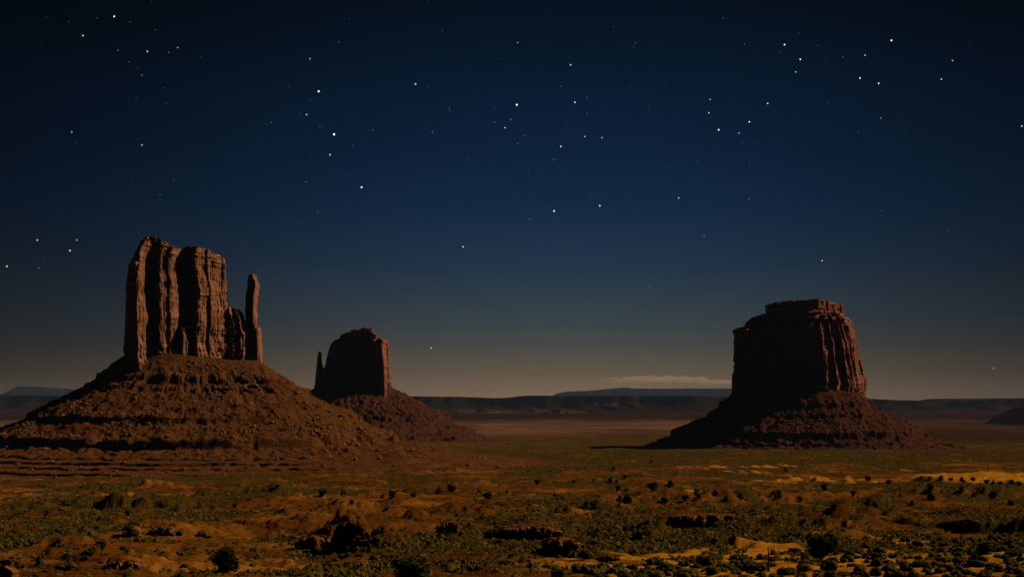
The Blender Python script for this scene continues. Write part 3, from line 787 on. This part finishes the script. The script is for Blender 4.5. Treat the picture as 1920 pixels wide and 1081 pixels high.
scatter_rubble('rubble', [talM], 900, 2.0, M_talus_far, 203, 'loose stones strewn over the slope of the middle butte')
scatter_rubble('rubble', [talR], 1300, 1.9, M_talus_far, 205, 'loose stones strewn over the slope of the right butte')

# ------------------------------------------------------------------ rock outcrops in the foreground
def outcrop(px0, px1, py_top, py_foot, label, seed, deep=.7, cat='rock outcrop', shape=None, mat=None, name='rock_outcrop'):
    Y = base_Y(py_foot)
    g = hit_ground((px0+px1)/2, py_foot)
    Y = g[1]
    q = At(Y); w = float(q.x(px1)-q.x(px0)); d = w*deep
    zt, zf = float(q.z(py_top)), g[2]
    h = zt-zf
    rs = np.random.RandomState(seed)
    xs = np.linspace(0, 1, 9)
    fr = [(q.x(px0)+w*u, Y - d*.18*math.sin(math.pi*u)+rs.uniform(-.12, .12)*d) for u in xs]
    bk = [(q.x(px0)+w*(.85-.7*u), Y+d*rs.uniform(.75, 1.0)) for u in (0, .5, 1)]
    shape = shape or [(0, .55), (.15, .9), (.4, 1), (.6, .95), (.85, .75), (1, .45)]
    sp = np.array(shape)
    x0 = float(q.x(px0))
    top = lambda x: zf+h*np.interp((x-x0)/w, sp[:, 0], sp[:, 1])
    k = h
    e = empty(name, (x0+w/2, Y, zf))
    tag(e, label, cat)
    o = cliff('rock_face', e, fr+bk, top, zf-h*.6, mat or M_rock, n=300, nh=60, flute=(k*1.3, k*.42, k*.5, k*.22, k*.2, k*.10), cap=.12, seed=seed, smooth=1, tops=12)
    o.matrix_parent_inverse = Matrix.Translation(-e.location)
    return e
outcrop(556, 626, 1003, 1030, 'low dark rock shelf left of the black hollow in the foreground', 301, .8)
outcrop(612, 700, 975, 1037, 'big dark hollowed rock outcrop in the foreground, left of centre', 303, .5, shape=[(0, .4), (.1, .55), (.25, .9), (.5, 1), (.75, .9), (.9, .75), (1, .5)], mat=M_rock_shaded)
outcrop(922, 1050, 985, 1006, 'upper ledge of orange layered rock right of the centre foreground', 305, .5, shape=[(0, .7), (.2, .9), (.5, .9), (.75, 1), (1, .5)])
outcrop(1015, 1100, 1010, 1031, 'lower ledge of orange broken rock ending in bright lit corner', 307, .6)
outcrop(1252, 1392, 965, 985, 'long low rock ledge with lit reddish faces, right foreground', 309, .35, shape=[(0, .6), (.1, .9), (.5, 1), (.9, 1), (1, .7)])
outcrop(-12, 19, 1044, 1095, 'rounded pale topped sandstone rock at the lower left corner', 311, 1.0, shape=[(0, .9), (.4, 1), (.7, .85), (.9, .7), (1, .5)])
outcrop(825, 862, 974, 990, 'small peaked orange rock knob in the centre foreground', 313, 1.0, shape=[(0, .2), (.3, .8), (.45, 1), (.6, .8), (1, .2)])
outcrop(200, 262, 1050, 1064, 'dark broken rock ledge in the lower left foreground', 315, .5)
outcrop(283, 325, 985, 1004, 'dark cleft rock below a red mound, left foreground', 317, .7)
outcrop(1110, 1165, 1040, 1052, 'low dark bank of rock behind the sagebrush, right of centre', 319, .4)
slab_rs = np.random.RandomState(77)
for i in range(46):
    px, py = slab_rs.normal(996, 17), slab_rs.normal(1056, 5)
    g = hit_ground(px, py)
    o = bpy.data.objects.new('rock_slab', boulder_me[i % 6]); link(o)
    r = slab_rs.uniform(3, 8)/F*g[1]*.5
    o.location = (g[0], g[1], g[2]+r*.25); o.scale = (r*1.3, r, r*.55)
    o.rotation_euler = (slab_rs.uniform(-.7, .3), slab_rs.uniform(-.5, .5), slab_rs.uniform(0, 6.28))
    tag(o, 'flat sandstone slab in the rubble heap at the lower centre', 'rock', 'slabs of the rubble heap')
for i in range(70):
    px, py = slab_rs.uniform(20, 1250), slab_rs.uniform(930, 1075)
    g = hit_ground(px, py)
    o = bpy.data.objects.new('rock', boulder_me[i % 6]); link(o)
    r = slab_rs.uniform(2.5, 6)/F*g[1]*.5
    o.location = (g[0], g[1], g[2]+r*.2); o.scale = (r, r, r*.7)
    o.rotation_euler = (slab_rs.uniform(-.4, .4), slab_rs.uniform(-.4, .4), slab_rs.uniform(0, 6.28))
    tag(o, 'small loose rock lying on the red foreground desert', 'rock', 'loose rocks on the foreground desert')

# ------------------------------------------------------------------ plants
def leaf_cloud(centres, radii_, n, size, rs, upright=0.0, zmin=-9):
    """small leaf sprays spread through ellipsoids"""
    centres = np.array(centres); radii_ = np.array(radii_)
    w = radii_.prod(1)**(2/3); k = rs.choice(len(centres), n, p=w/w.sum())
    d = rs.normal(size=(n, 3)); d /= np.linalg.norm(d, axis=1)[:, None]
    rr = rs.uniform(.45, 1.06, n)**.5
    P = centres[k]+d*radii_[k]*rr[:, None]
    ok = P[:, 2] > zmin; P = P[ok]; d = d[ok]; n = len(P)
    a = rs.normal(size=(n, 3)) + upright*np.array([0, 0, 1.0]) + d*.6
    a /= np.linalg.norm(a, axis=1)[:, None]
    b_ = np.cross(a, rs.normal(size=(n, 3))); b_ /= np.linalg.norm(b_, axis=1)[:, None]+1e-9
    s = size*rs.uniform(.6, 1.5, n)[:, None]
    V = np.stack([P-b_*s*.5, P+b_*s*.5, P+b_*s*.2+a*s*1.5, P-b_*s*.35+a*s*1.2], 1).reshape(-1, 3)
    return V, np.arange(4*n).reshape(-1, 4)
def core(centres, radii_, k=.72):
    Vs, Fs = [], []
    nv = 0
    for c_, r_ in zip(centres, radii_):
        V = ICO1[0]*np.array(r_)*k
        V = V*(1+.25*pn(V[:, 0]*4+c_[0]*9, V[:, 1]*4, V[:, 2]*4, 5))[:, None]+np.array(c_)
        Vs.append(V); Fs.append(ICO1[1]+nv); nv += len(V)
    return np.concatenate(Vs), np.concatenate(Fs)
def plant_mesh(name, cs, rr, n, size, rs, mat, upright=0, zmin=-9, k=.72):
    V1, F1 = leaf_cloud(cs, rr, n, size, rs, upright, zmin); V2, F2 = core(cs, rr, k)
    return np_mesh(name, np.concatenate([V1, V2]), [F1, F2+len(V1)], mat)
def tube(pts, r0, r1, n=7):
    P = np.array(pts, float); rows = []
    for i, p in enumerate(P):
        r = r0+(r1-r0)*i/(len(P)-1); a = np.linspace(0, 2*math.pi, n, endpoint=False)
        rows.append(np.stack([p[0]+r*np.cos(a), p[1]+r*np.sin(a), np.full(n, p[2])], -1))
    return np.concatenate(rows), grid_faces(len(P), n, True)
def tubes(lst):
    Vs, Fs = [], []; nv = 0
    for args in lst:
        V, Fc = tube(*args); Vs.append(V); Fs.append(Fc+nv); nv += len(V)
    return np.concatenate(Vs), np.concatenate(Fs)
# unit junipers: about 1 wide, .85 high
def juniper_proto(seed, leaves):
    rs = np.random.RandomState(seed)
    cs, rr = [], []
    for i in range(9):
        a = rs.uniform(0, 6.28); q = rs.uniform(.05, .32)
        r = rs.uniform(.14, .24)
        cs.append((q*math.cos(a), q*math.sin(a), rs.uniform(.22, .68)-.25*q)); rr.append((r*1.15, r*1.15, r))
    cr = plant_mesh('crown', cs, rr, leaves, .035 if leaves > 1500 else .06, rs, M_juniper, .4, .02)
    tv, tf = tubes([([(0, 0, -.1), (.02, .01, .15), (.05, 0, .38)], .05, .02), ([(0, 0, .05), (-.1, .05, .25), (-.18, .06, .42)], .03, .012), ([(0, 0, .05), (.1, -.08, .22), (.18, -.1, .4)], .03, .012)])
    return cr, np_mesh('trunk', tv, tf, M_bark)
def sage_proto(seed, leaves):
    rs = np.random.RandomState(seed)
    cs, rr = [], []
    for i in range(6):
        a = rs.uniform(0, 6.28); q = rs.uniform(0, .3); r = rs.uniform(.15, .25)
        cs.append((q*math.cos(a), q*math.sin(a), .08+rs.uniform(0, .1))); rr.append((r, r, r*rs.uniform(.8, 1.2)))
    return plant_mesh('sagebrush', cs, rr, leaves, .032, rs, M_sage, .9, -.02, .9)
JUN_BIG = [juniper_proto(400+i, 3200) for i in range(3)]
JUN = [juniper_proto(410+i, 420) for i in range(5)]
SAGE = [sage_proto(430+i, 800) for i in range(6)]
prs = np.random.RandomState(9)
def plant_juniper(px, py, w, h, label, group=None, big=False, i=0):
    g = hit_ground(px, py)
    cr, tr = (JUN_BIG if big else JUN)[i % (3 if big else 5)]
    e = empty('juniper', (g[0], g[1], g[2]-.1))
    s = w/F*g[1]
    e.scale = (s, s, h/F*g[1]/.85); e.rotation_euler = (0, 0, prs.uniform(0, 6.28))
    tag(e, label, 'juniper', group)
    link(bpy.data.objects.new('crown', cr), e); link(bpy.data.objects.new('trunk', tr), e)
    return e
plant_juniper(772, 1092, 92, 50, 'large round dark juniper at the bottom edge, left of centre', None, True, 0)
plant_juniper(421, 1072, 66, 48, 'large bushy dark juniper in the lower left foreground', None, True, 1)
plant_juniper(1540, 1050, 66, 52, 'large upright dark juniper on the right beside bare sand', None, True, 2)
plant_juniper(243, 1006, 34, 24, 'mid sized dark juniper under a red mound, left foreground', None, False, 1)
plant_juniper(167, 1041, 25, 20, 'round dark bush alone on bare red sand, lower left', None, False, 2)
plant_juniper(74, 1057, 20, 18, 'small ragged dark bush on bare red sand near the left edge', None, False, 3)
plant_juniper(194, 1027, 19, 20, 'small upright dark bush beside pale stones, lower left', None, False, 4)
plant_juniper(606, 1064, 32, 15, 'low dark bush below the hollowed rock outcrop', None, False, 0)
plant_juniper(1098, 1046, 26, 18, 'dark bush at the right end of the orange rock ledge', None, False, 1)
plant_juniper(1830, 1056, 34, 26, 'dark round bush with sand behind it, lower right corner', None, False, 2)
plant_juniper(1848, 1036, 52, 24, 'wide dark bush on orange sand near the right edge', None, False, 3)
plant_juniper(975, 1002, 20, 12, 'dark bush at the left foot of the orange rock ledge', None, False, 4)
JL = [(1007, 909, 12), (823, 925, 14), (847, 922, 20), (898, 926, 10), (915, 936, 20), (735, 935, 18), (717, 934, 9), (775, 932, 13), (951, 924, 7), (1113, 952, 20), (1098, 949, 12), (1150, 882, 10),
      (1172, 896, 10), (1142, 906, 14), (1157, 906, 10), (1159, 921, 14), (1177, 942, 18), (1246, 943, 17), (1307, 929, 14), (1311, 935, 12), (1284, 939, 15), (1341, 928, 14), (1449, 926, 10), (1254, 913, 18), (1224, 920, 22),
      (1221, 867, 7), (1473, 884, 8), (1666, 907, 13), (1800, 923, 15), (1747, 919, 17), (1825, 932, 13), (1863, 934, 20), (1896, 947, 15), (1708, 948, 13), (1547, 919, 17), (1563, 954, 13), (1745, 938, 18), (1628, 902, 14),
      (645, 926, 14), (605, 930, 18), (520, 915, 10), (1040, 930, 9), (1075, 905, 9), (1390, 935, 14), (1500, 940, 12), (1600, 930, 12), (1640, 950, 14), (660, 945, 12), (870, 960, 14), (1060, 960, 14), (180, 950, 14), (90, 970, 18), (240, 965, 16), (330, 960, 14), (440, 950, 12)]
for i, (px, py, w) in enumerate(JL):
    plant_juniper(px, py, w, w*prs.uniform(.8, 1.05), 'small dark rounded juniper dotted over the mid distance plain', 'junipers dotted over the plain', False, i)
for i, (px, py, w) in enumerate([(1744, 899, 11), (1764, 901, 15), (1782, 901, 12), (1805, 903, 14), (1824, 901, 11), (1850, 907, 14), (1862, 908, 11), (1874, 908, 12), (1894, 909, 16), (1912, 911, 14), (1728, 897, 8)]):
    plant_juniper(px, py, w, w*.75, 'dark bush along the front edge of the pale sand dune', 'bushes along the dune edge', False, i)

def put_sage(px, py, w, label, group, i):
    g = hit_ground(px, py)
    o = bpy.data.objects.new('sagebrush', SAGE[i % 6]); link(o)
    s = w/F*g[1]
    o.location = (g[0], g[1], g[2]-.04*s); o.scale = (s*1.15, s*1.15, s*prs.uniform(.8, 1.2)); o.rotation_euler = (0, 0, prs.uniform(0, 6.28))
    return tag(o, label, 'sagebrush', group)
cnt = 0; placed = []
while cnt < 185:
    px, py = prs.uniform(1040, 1925), prs.uniform(1012, 1092)
    if py < 1075-(px-1040)*.085+prs.uniform(-6, 6): continue
    w = prs.uniform(14, 40)*(1+(py-1040)/130)
    if any(abs(px-a)/(.42*(w+c_)) + abs(py-b_)/(.14*(w+c_)) < 1 for a, b_, c_ in placed): continue
    placed.append((px, py, w))
    put_sage(px, py, w, 'low grey green sagebrush mound on yellow sand in the lower right', 'sagebrush on the sand, lower right', cnt); cnt += 1
cnt = 0
while cnt < 80:
    px, py = prs.uniform(-5, 1040), prs.uniform(1000, 1088)
    if px < 330 and prs.rand() < .5: continue
    w = prs.uniform(10, 24)
    put_sage(px, py, w, 'small olive scrub bush on the red earth of the lower left', 'scrub bushes on the red earth, lower left', cnt); cnt += 1
o = put_sage(1441, 1070, 9, 'thin dark dead snag standing up among the sagebrush, lower right', None, 0)
me = o.data; o.name = 'dead_snag'
tv, tf = tubes([([(0, 0, -.1), (.03, 0, .8), (-.02, 0, 1.7), (.05, 0, 2.6)], .14, .05), ([(0, 0, .7), (.25, 0, 1.0), (.5, .05, 1.25)], .07, .03), ([(0, 0, 1.2), (-.25, .05, 1.5), (-.35, 0, 1.9)], .06, .02), ([(0, 0, .3), (-.3, 0, .5), (-.5, 0, .5)], .08, .03), ([(0, 0, .2), (.3, .1, .3), (.6, .1, .35)], .08, .03)])
o.data = np_mesh('dead_snag', tv, tf, M_bark); o.scale = (1, 1, 1); o['category'] = 'dead tree'
del me

def build_scrub():
    """the countless small tufts of the valley floor: one object"""
    rs = np.random.RandomState(12)
    n = 130000
    lg = rs.uniform(math.log(135), math.log(2600), n*2)
    Y = np.exp(lg)
    T = rs.uniform(-.47, .47, n*2); X = T*Y
    c_ = cover_map(X, Y)
    ok = rs.rand(n*2) < np.clip(c_*1.1+.04, 0, 1)*np.clip(1-.9*bare(X, Y), .06, 1)*(1-.55*sand_zone(X, Y))
    X, Y, c_ = X[ok][:n], Y[ok][:n], c_[ok][:n]
    Z = Hg(X, Y)
    w = rs.uniform(.35, .95, len(X))*(1+Y/1100)*rs.choice([.7, 1, 1.5], len(X), p=[.5, .35, .15])
    # each tuft: a low ragged mound with a few sprays standing out of it
    n = len(X); K = 7
    an = np.linspace(0, 2*math.pi, K, endpoint=False)[None]+rs.uniform(0, 6.28, (n, 1))+rs.uniform(-.3, .3, (n, K))
    rad = w[:, None]*.5*rs.uniform(.65, 1.2, (n, K))
    rim = np.stack([X[:, None]+rad*np.cos(an), Y[:, None]+rad*np.sin(an), Z[:, None]+w[:, None]*rs.uniform(-.08, .16, (n, K))], -1)
    apx = np.stack([X+w*rs.uniform(-.15, .15, n), Y+w*rs.uniform(-.15, .15, n), Z+w*rs.uniform(.32, .6, n)], -1)
    V1 = np.concatenate([rim, apx[:, None]], 1).reshape(-1, 3)
    i0 = np.arange(n)[:, None]*(K+1); j = np.arange(K)[None]
    F1 = np.stack([i0+j, i0+(j+1) % K, i0+K+0*j], -1).reshape(-1, 3)
    J = 4
    ang = rs.uniform(0, 6.28, (n, J)); ta = ang+rs.uniform(.8, 2.4, (n, J)); rd = w[:, None]*rs.uniform(.1, .45, (n, J)); hw = .16*w[:, None]
    bx = X[:, None]+rd*np.cos(ang); by = Y[:, None]+rd*np.sin(ang); bz = Z[:, None]+w[:, None]*rs.uniform(.1, .3, (n, J))
    V2 = np.stack([np.stack([bx-hw*np.cos(ta), by-hw*np.sin(ta), bz], -1), np.stack([bx+hw*np.cos(ta), by+hw*np.sin(ta), bz], -1),
                   np.stack([bx+hw*rs.uniform(-1, 1, (n, J)), by+hw*rs.uniform(-1, 1, (n, J)), bz+w[:, None]*rs.uniform(.15, .4, (n, J))], -1)], 2).reshape(-1, 3)
    V = np.concatenate([V1, V2])
    tn = np.clip(rs.normal(.5, .25, n), 0, 1)
    tint = np.concatenate([np.repeat(tn, K+1), np.repeat(tn, J*3)])
    Fc = np.concatenate([F1, len(V1)+np.arange(len(V2)).reshape(-1, 3)])
    o = mesh_obj('scrub', V, Fc, M_scrub, None, False, {'tint': tint})
    tag(o, 'countless low olive scrub tufts covering the valley floor', 'scrub', None, 'stuff')
build_scrub()

# ------------------------------------------------------------------ small pale shed on the green plain
g = hit_ground(845, 847)
M_white, _t, _b = new_mat('pale_painted_metal'); _b.inputs['Base Color'].default_value = (.75, .72, .66, 1)
M_wall, _t, _b = new_mat('shed_wall'); _b.inputs['Base Color'].default_value = (.25, .18, .12, 1)
def box(name, cx, cy_, cz, sx, sy, sz, mat, parent):
    V = np.array([(a, b_, c_) for a in (-.5, .5) for b_ in (-.5, .5) for c_ in (-.5, .5)])*np.array([sx, sy, sz])+np.array([cx, cy_, cz])
    Fc = np.array([(0, 1, 3, 2), (4, 6, 7, 5), (0, 4, 5, 1), (2, 3, 7, 6), (0, 2, 6, 4), (1, 5, 7, 3)])
    return mesh_obj(name, V, Fc, mat, parent)
shed = tag(empty('shed', g), 'tiny pale roofed shed on the green plain right of the left slope', 'shed')
box('wall', 0, 0, 1.0, 10.5, 4.5, 3.0, M_wall, shed)
def roof_mesh():
    V = np.array([(-5.6, -2.8, 2.5), (5.6, -2.8, 2.5), (5.6, 2.8, 2.5), (-5.6, 2.8, 2.5), (-5.6, 0, 4.0), (5.6, 0, 4.0)])
    return mesh_obj('roof', V, [np.array([(0, 1, 5, 4), (2, 3, 4, 5), (0, 3, 2, 1)]), np.array([(0, 4, 3), (1, 2, 5)])], M_white, shed)
roof_mesh()

# ------------------------------------------------------------------ cloud
def volume_mat(name, color, density, scale, aniso=0.0):
    m = bpy.data.materials.new(name); m.use_nodes = True
    t = m.node_tree; t.nodes.clear()
    out = N(t, 'ShaderNodeOutputMaterial'); v = N(t, 'ShaderNodeVolumePrincipled')
    v.inputs['Color'].default_value = color + (1,)
    v.inputs['Anisotropy'].default_value = aniso
    t.links.new(v.outputs[0], out.inputs['Volume'])
    if scale is None:
        v.inputs['Density'].default_value = density
    else:
        tc = N(t, 'ShaderNodeTexCoord')
        ob = tc.outputs['Object']
        ln = N(t, 'ShaderNodeVectorMath', operation='LENGTH'); t.links.new(ob, ln.inputs[0])
        n = noise_n(t, mapping(t, ob, scale), 1.0, 6, .65)
        e = math_node(t, 'SUBTRACT', 1.0, ln.outputs['Value'])
        d = math_node(t, 'ADD', e, math_node(t, 'MULTIPLY', math_node(t, 'SUBTRACT', n, .52), 3.2))
        d = math_node(t, 'MULTIPLY', math_node(t, 'MULTIPLY', d, 2.0, clamp=True), density)
        t.links.new(d, v.inputs['Density'])
    return m
M_cloud = volume_mat('cloud_vapour', (.99, .97, .95), .0022, (4.5, 2, 1.5), 0.0)
def cloud(px, py, wpx, hpx, deep, label, Y=46000):
    o = bpy.data.objects.new('cloud', np_mesh('cloud', ICO3[0]*1.25, ICO3[1], M_cloud)); link(o)
    o.location = (px_x(px, Y), Y, py_z(py, Y)); o.scale = (wpx/F*Y, deep, hpx/F*Y)
    return tag(o, label, 'cloud')
cloud(1240, 712, 105, 8.5, 1400, 'flat lens shaped cloud over the hazy blue mountain')
cloud(1350, 716, 55, 5, 1200, 'thin strip of cloud behind the left edge of the right butte')

# ------------------------------------------------------------------ stars
M_star = bpy.data.materials.new('starlight'); M_star.use_nodes = True
t = M_star.node_tree; t.nodes.clear()
_o = N(t, 'ShaderNodeOutputMaterial'); _e = N(t, 'ShaderNodeEmission')
_e.inputs[0].default_value = (1.0, .97, .92, 1); _e.inputs[1].default_value = 2.2
t.links.new(_e.outputs[0], _o.inputs[0]); M_star.cycles.emission_sampling = 'NONE'
M_faint = M_star.copy(); M_faint.name = 'faint_starlight'
M_faint.node_tree.nodes['Emission'].inputs[1].default_value = 1.4
M_faint.cycles.emission_sampling = 'NONE'
TA = [(428,62,3),(311,134,2),(553,193,2),(666,179,1.5),(633,197,1),(442,189,1),(364,67,.7),(533,282,1.2),(613,329,.7),(510,367,.7),(480,370,.5),(626,388,.8),(1195,343,4),(1253,504,4.5),(1238,580,2),(1150,430,1.7),(1018,460,1),(1162,221,1.5),(1163,374,.8),(1086,320,.8),(1040,180,.8),(269,496,1.6),(532,544,1.8),(496,671,.8),(464,712,.8),(600,731,1),(1147,682,1),(1191,796,1),(140,900,2.2),(288,900,1.4),(262,939,2.5),(26,998,2.5),(146,1005,1.3),(420,967,.6),(335,1026,.6),(150,160,.6),(223,617,.6),(568,8,.7),(1045,92,.6),(1270,158,.7),(709,832,.6),(466,796,.5),(874,512,.5),(1198,473,.6)]
TB = [(278,315,2.5),(661,160,1.6),(860,244,2),(1021,101,1),(1104,161,1),(587,220,.8),(658,393,4),(876,384,2.2),(614,479,1.8),(636,448,1.2),(575,458,.9),(689,508,.9),(660,538,1),(913,512,1.4),(977,516,1.5),(823,549,2.3),(794,598,1),(342,497,1.2),(405,408,.9),(118,488,.9),(76,702,3.5),(798,791,2.8),(969,771,2.5),(706,822,1.2),(457,925,2.2),(998,974,1.2),(1265,742,1.8),(475,997,.7),(37,654,.8),(43,546,.6),(548,562,.6),(477,592,.6),(297,276,.6),(824,324,.7),(921,426,.6),(1083,321,.7),(59,414,.6),(692,1075,.9),(1160,1077,1.1),(86,909,.6),(1213,300,.6),(273,757,.6),(514,845,.5)]
TC = [(382,168,3),(783,152,3.5),(441,223,2.5),(424,270,1.6),(684,208,1.8),(665,293,2.5),(735,313,2.5),(970,297,2),(1012,227,1.7),(103,373,1.6),(98,423,1.9),(135,487,3),(250,457,2.6),(319,388,2.1),(211,499,1.4),(546,385,.8),(744,443,1.3),(660,494,1.1),(1272,473,2),(248,746,1.2),(747,790,1),(998,864,1.2),(523,977,1.8),(80,883,1.2),(232,164,1),(600,215,.8),(620,221,.6),(535,221,.6),(457,204,.6),(1222,156,.7),(92,692,.6),(444,733,.5),(1040,920,.6),(618,516,.5)]
STARS = [(a/2, b_/2, s) for a, b_, s in TA]+[(640+a/2, b_/2, s) for a, b_, s in TB]+[(1280+a/2, b_/2, s) for a, b_, s in TC]+[(808, 652, 1.8), (1863, 690, 1.8), (1345, 612, 1)]
Ys = 60000.0
star_me = np_mesh('star', ICO1[0], ICO1[1], M_star, True)
bright = [s for s in STARS if s[2] >= 1.35]; faint = [s for s in STARS if s[2] < 1.35]
def zone(px, py):
    hz = 'at the top' if py < 125 else 'high up' if py < 260 else 'halfway up' if py < 420 else 'low down'
    xs = [(210, 'at left edge'), (450, 'above the left butte'), (570, 'above the left spire'), (760, 'above the middle butte'), (930, 'left of centre'), (1110, 'right of centre'), (1370, 'left of the right butte'), (1630, 'above the right butte'), (9999, 'right of the right butte')]
    return hz, next(n for lim, n in xs if px < lim)
cells = {}
for s in bright: cells.setdefault(zone(s[0], s[1]), []).append(s)
NUM = {2: 'two', 3: 'three', 4: 'four', 5: 'five', 6: 'six', 7: 'seven'}
ORD = ['leftmost', 'second', 'third', 'fourth', 'fifth', 'sixth']
for (hz, xz), lst in cells.items():
    lst.sort()
    for i, (px, py, s) in enumerate(lst):
        size = 'big bright' if s >= 3 else 'bright' if s >= 2 else 'small'
        if len(lst) == 1: lab = '%s white star alone %s %s' % (size, hz, xz)
        else: lab = '%s white star, %s of %s %s %s' % (size, 'rightmost' if i == len(lst)-1 else ORD[i], NUM[len(lst)], hz, xz)
        o = bpy.data.objects.new('star', star_me); link(o)
        r = (.35+s*.62)/2/F*Ys
        o.location = (px_x(px, Ys), Ys, py_z(py, Ys)); o.scale = (r*.9, r, r*1.1); o.rotation_euler = (0, .5, 0)
        tag(o, lab, 'star', 'bright stars in the night sky')
Vs, Fs = [], []
frs = np.random.RandomState(3)
for _ in range(130): faint.append((frs.uniform(0, 1920), frs.uniform(0, 560), frs.uniform(.3, .62)))
for k, (px, py, s) in enumerate(faint):
    r = max(.5, s*.85)/2/F*Ys
    Vs.append(ICO0[0]*r+np.array([px_x(px, Ys), Ys, py_z(py, Ys)])); Fs.append(ICO0[1]+12*k)
tag(mesh_obj('faint_stars', np.concatenate(Vs), np.concatenate(Fs), M_faint), 'faint pinprick stars scattered over the dark blue sky', 'faint stars', None, 'stuff')

# ------------------------------------------------------------------ haze
HAZE = 0.95e-5
if HAZE:
    zmin = GROUND_MIN-1.0
    M_haze = volume_mat('thin_air', (.30, .50, 1.0), HAZE, None, 0.0)
    x0, x1, y0, y1, z0, z1 = -39000, 39000, -600, 48000, zmin, 420
    hz = box('haze', (x0+x1)/2, (y0+y1)/2, (z0+z1)/2, x1-x0, y1-y0, z1-z0, M_haze, None)
    tag(hz, 'thin bluish night haze over the desert valley', 'haze', None, 'stuff')
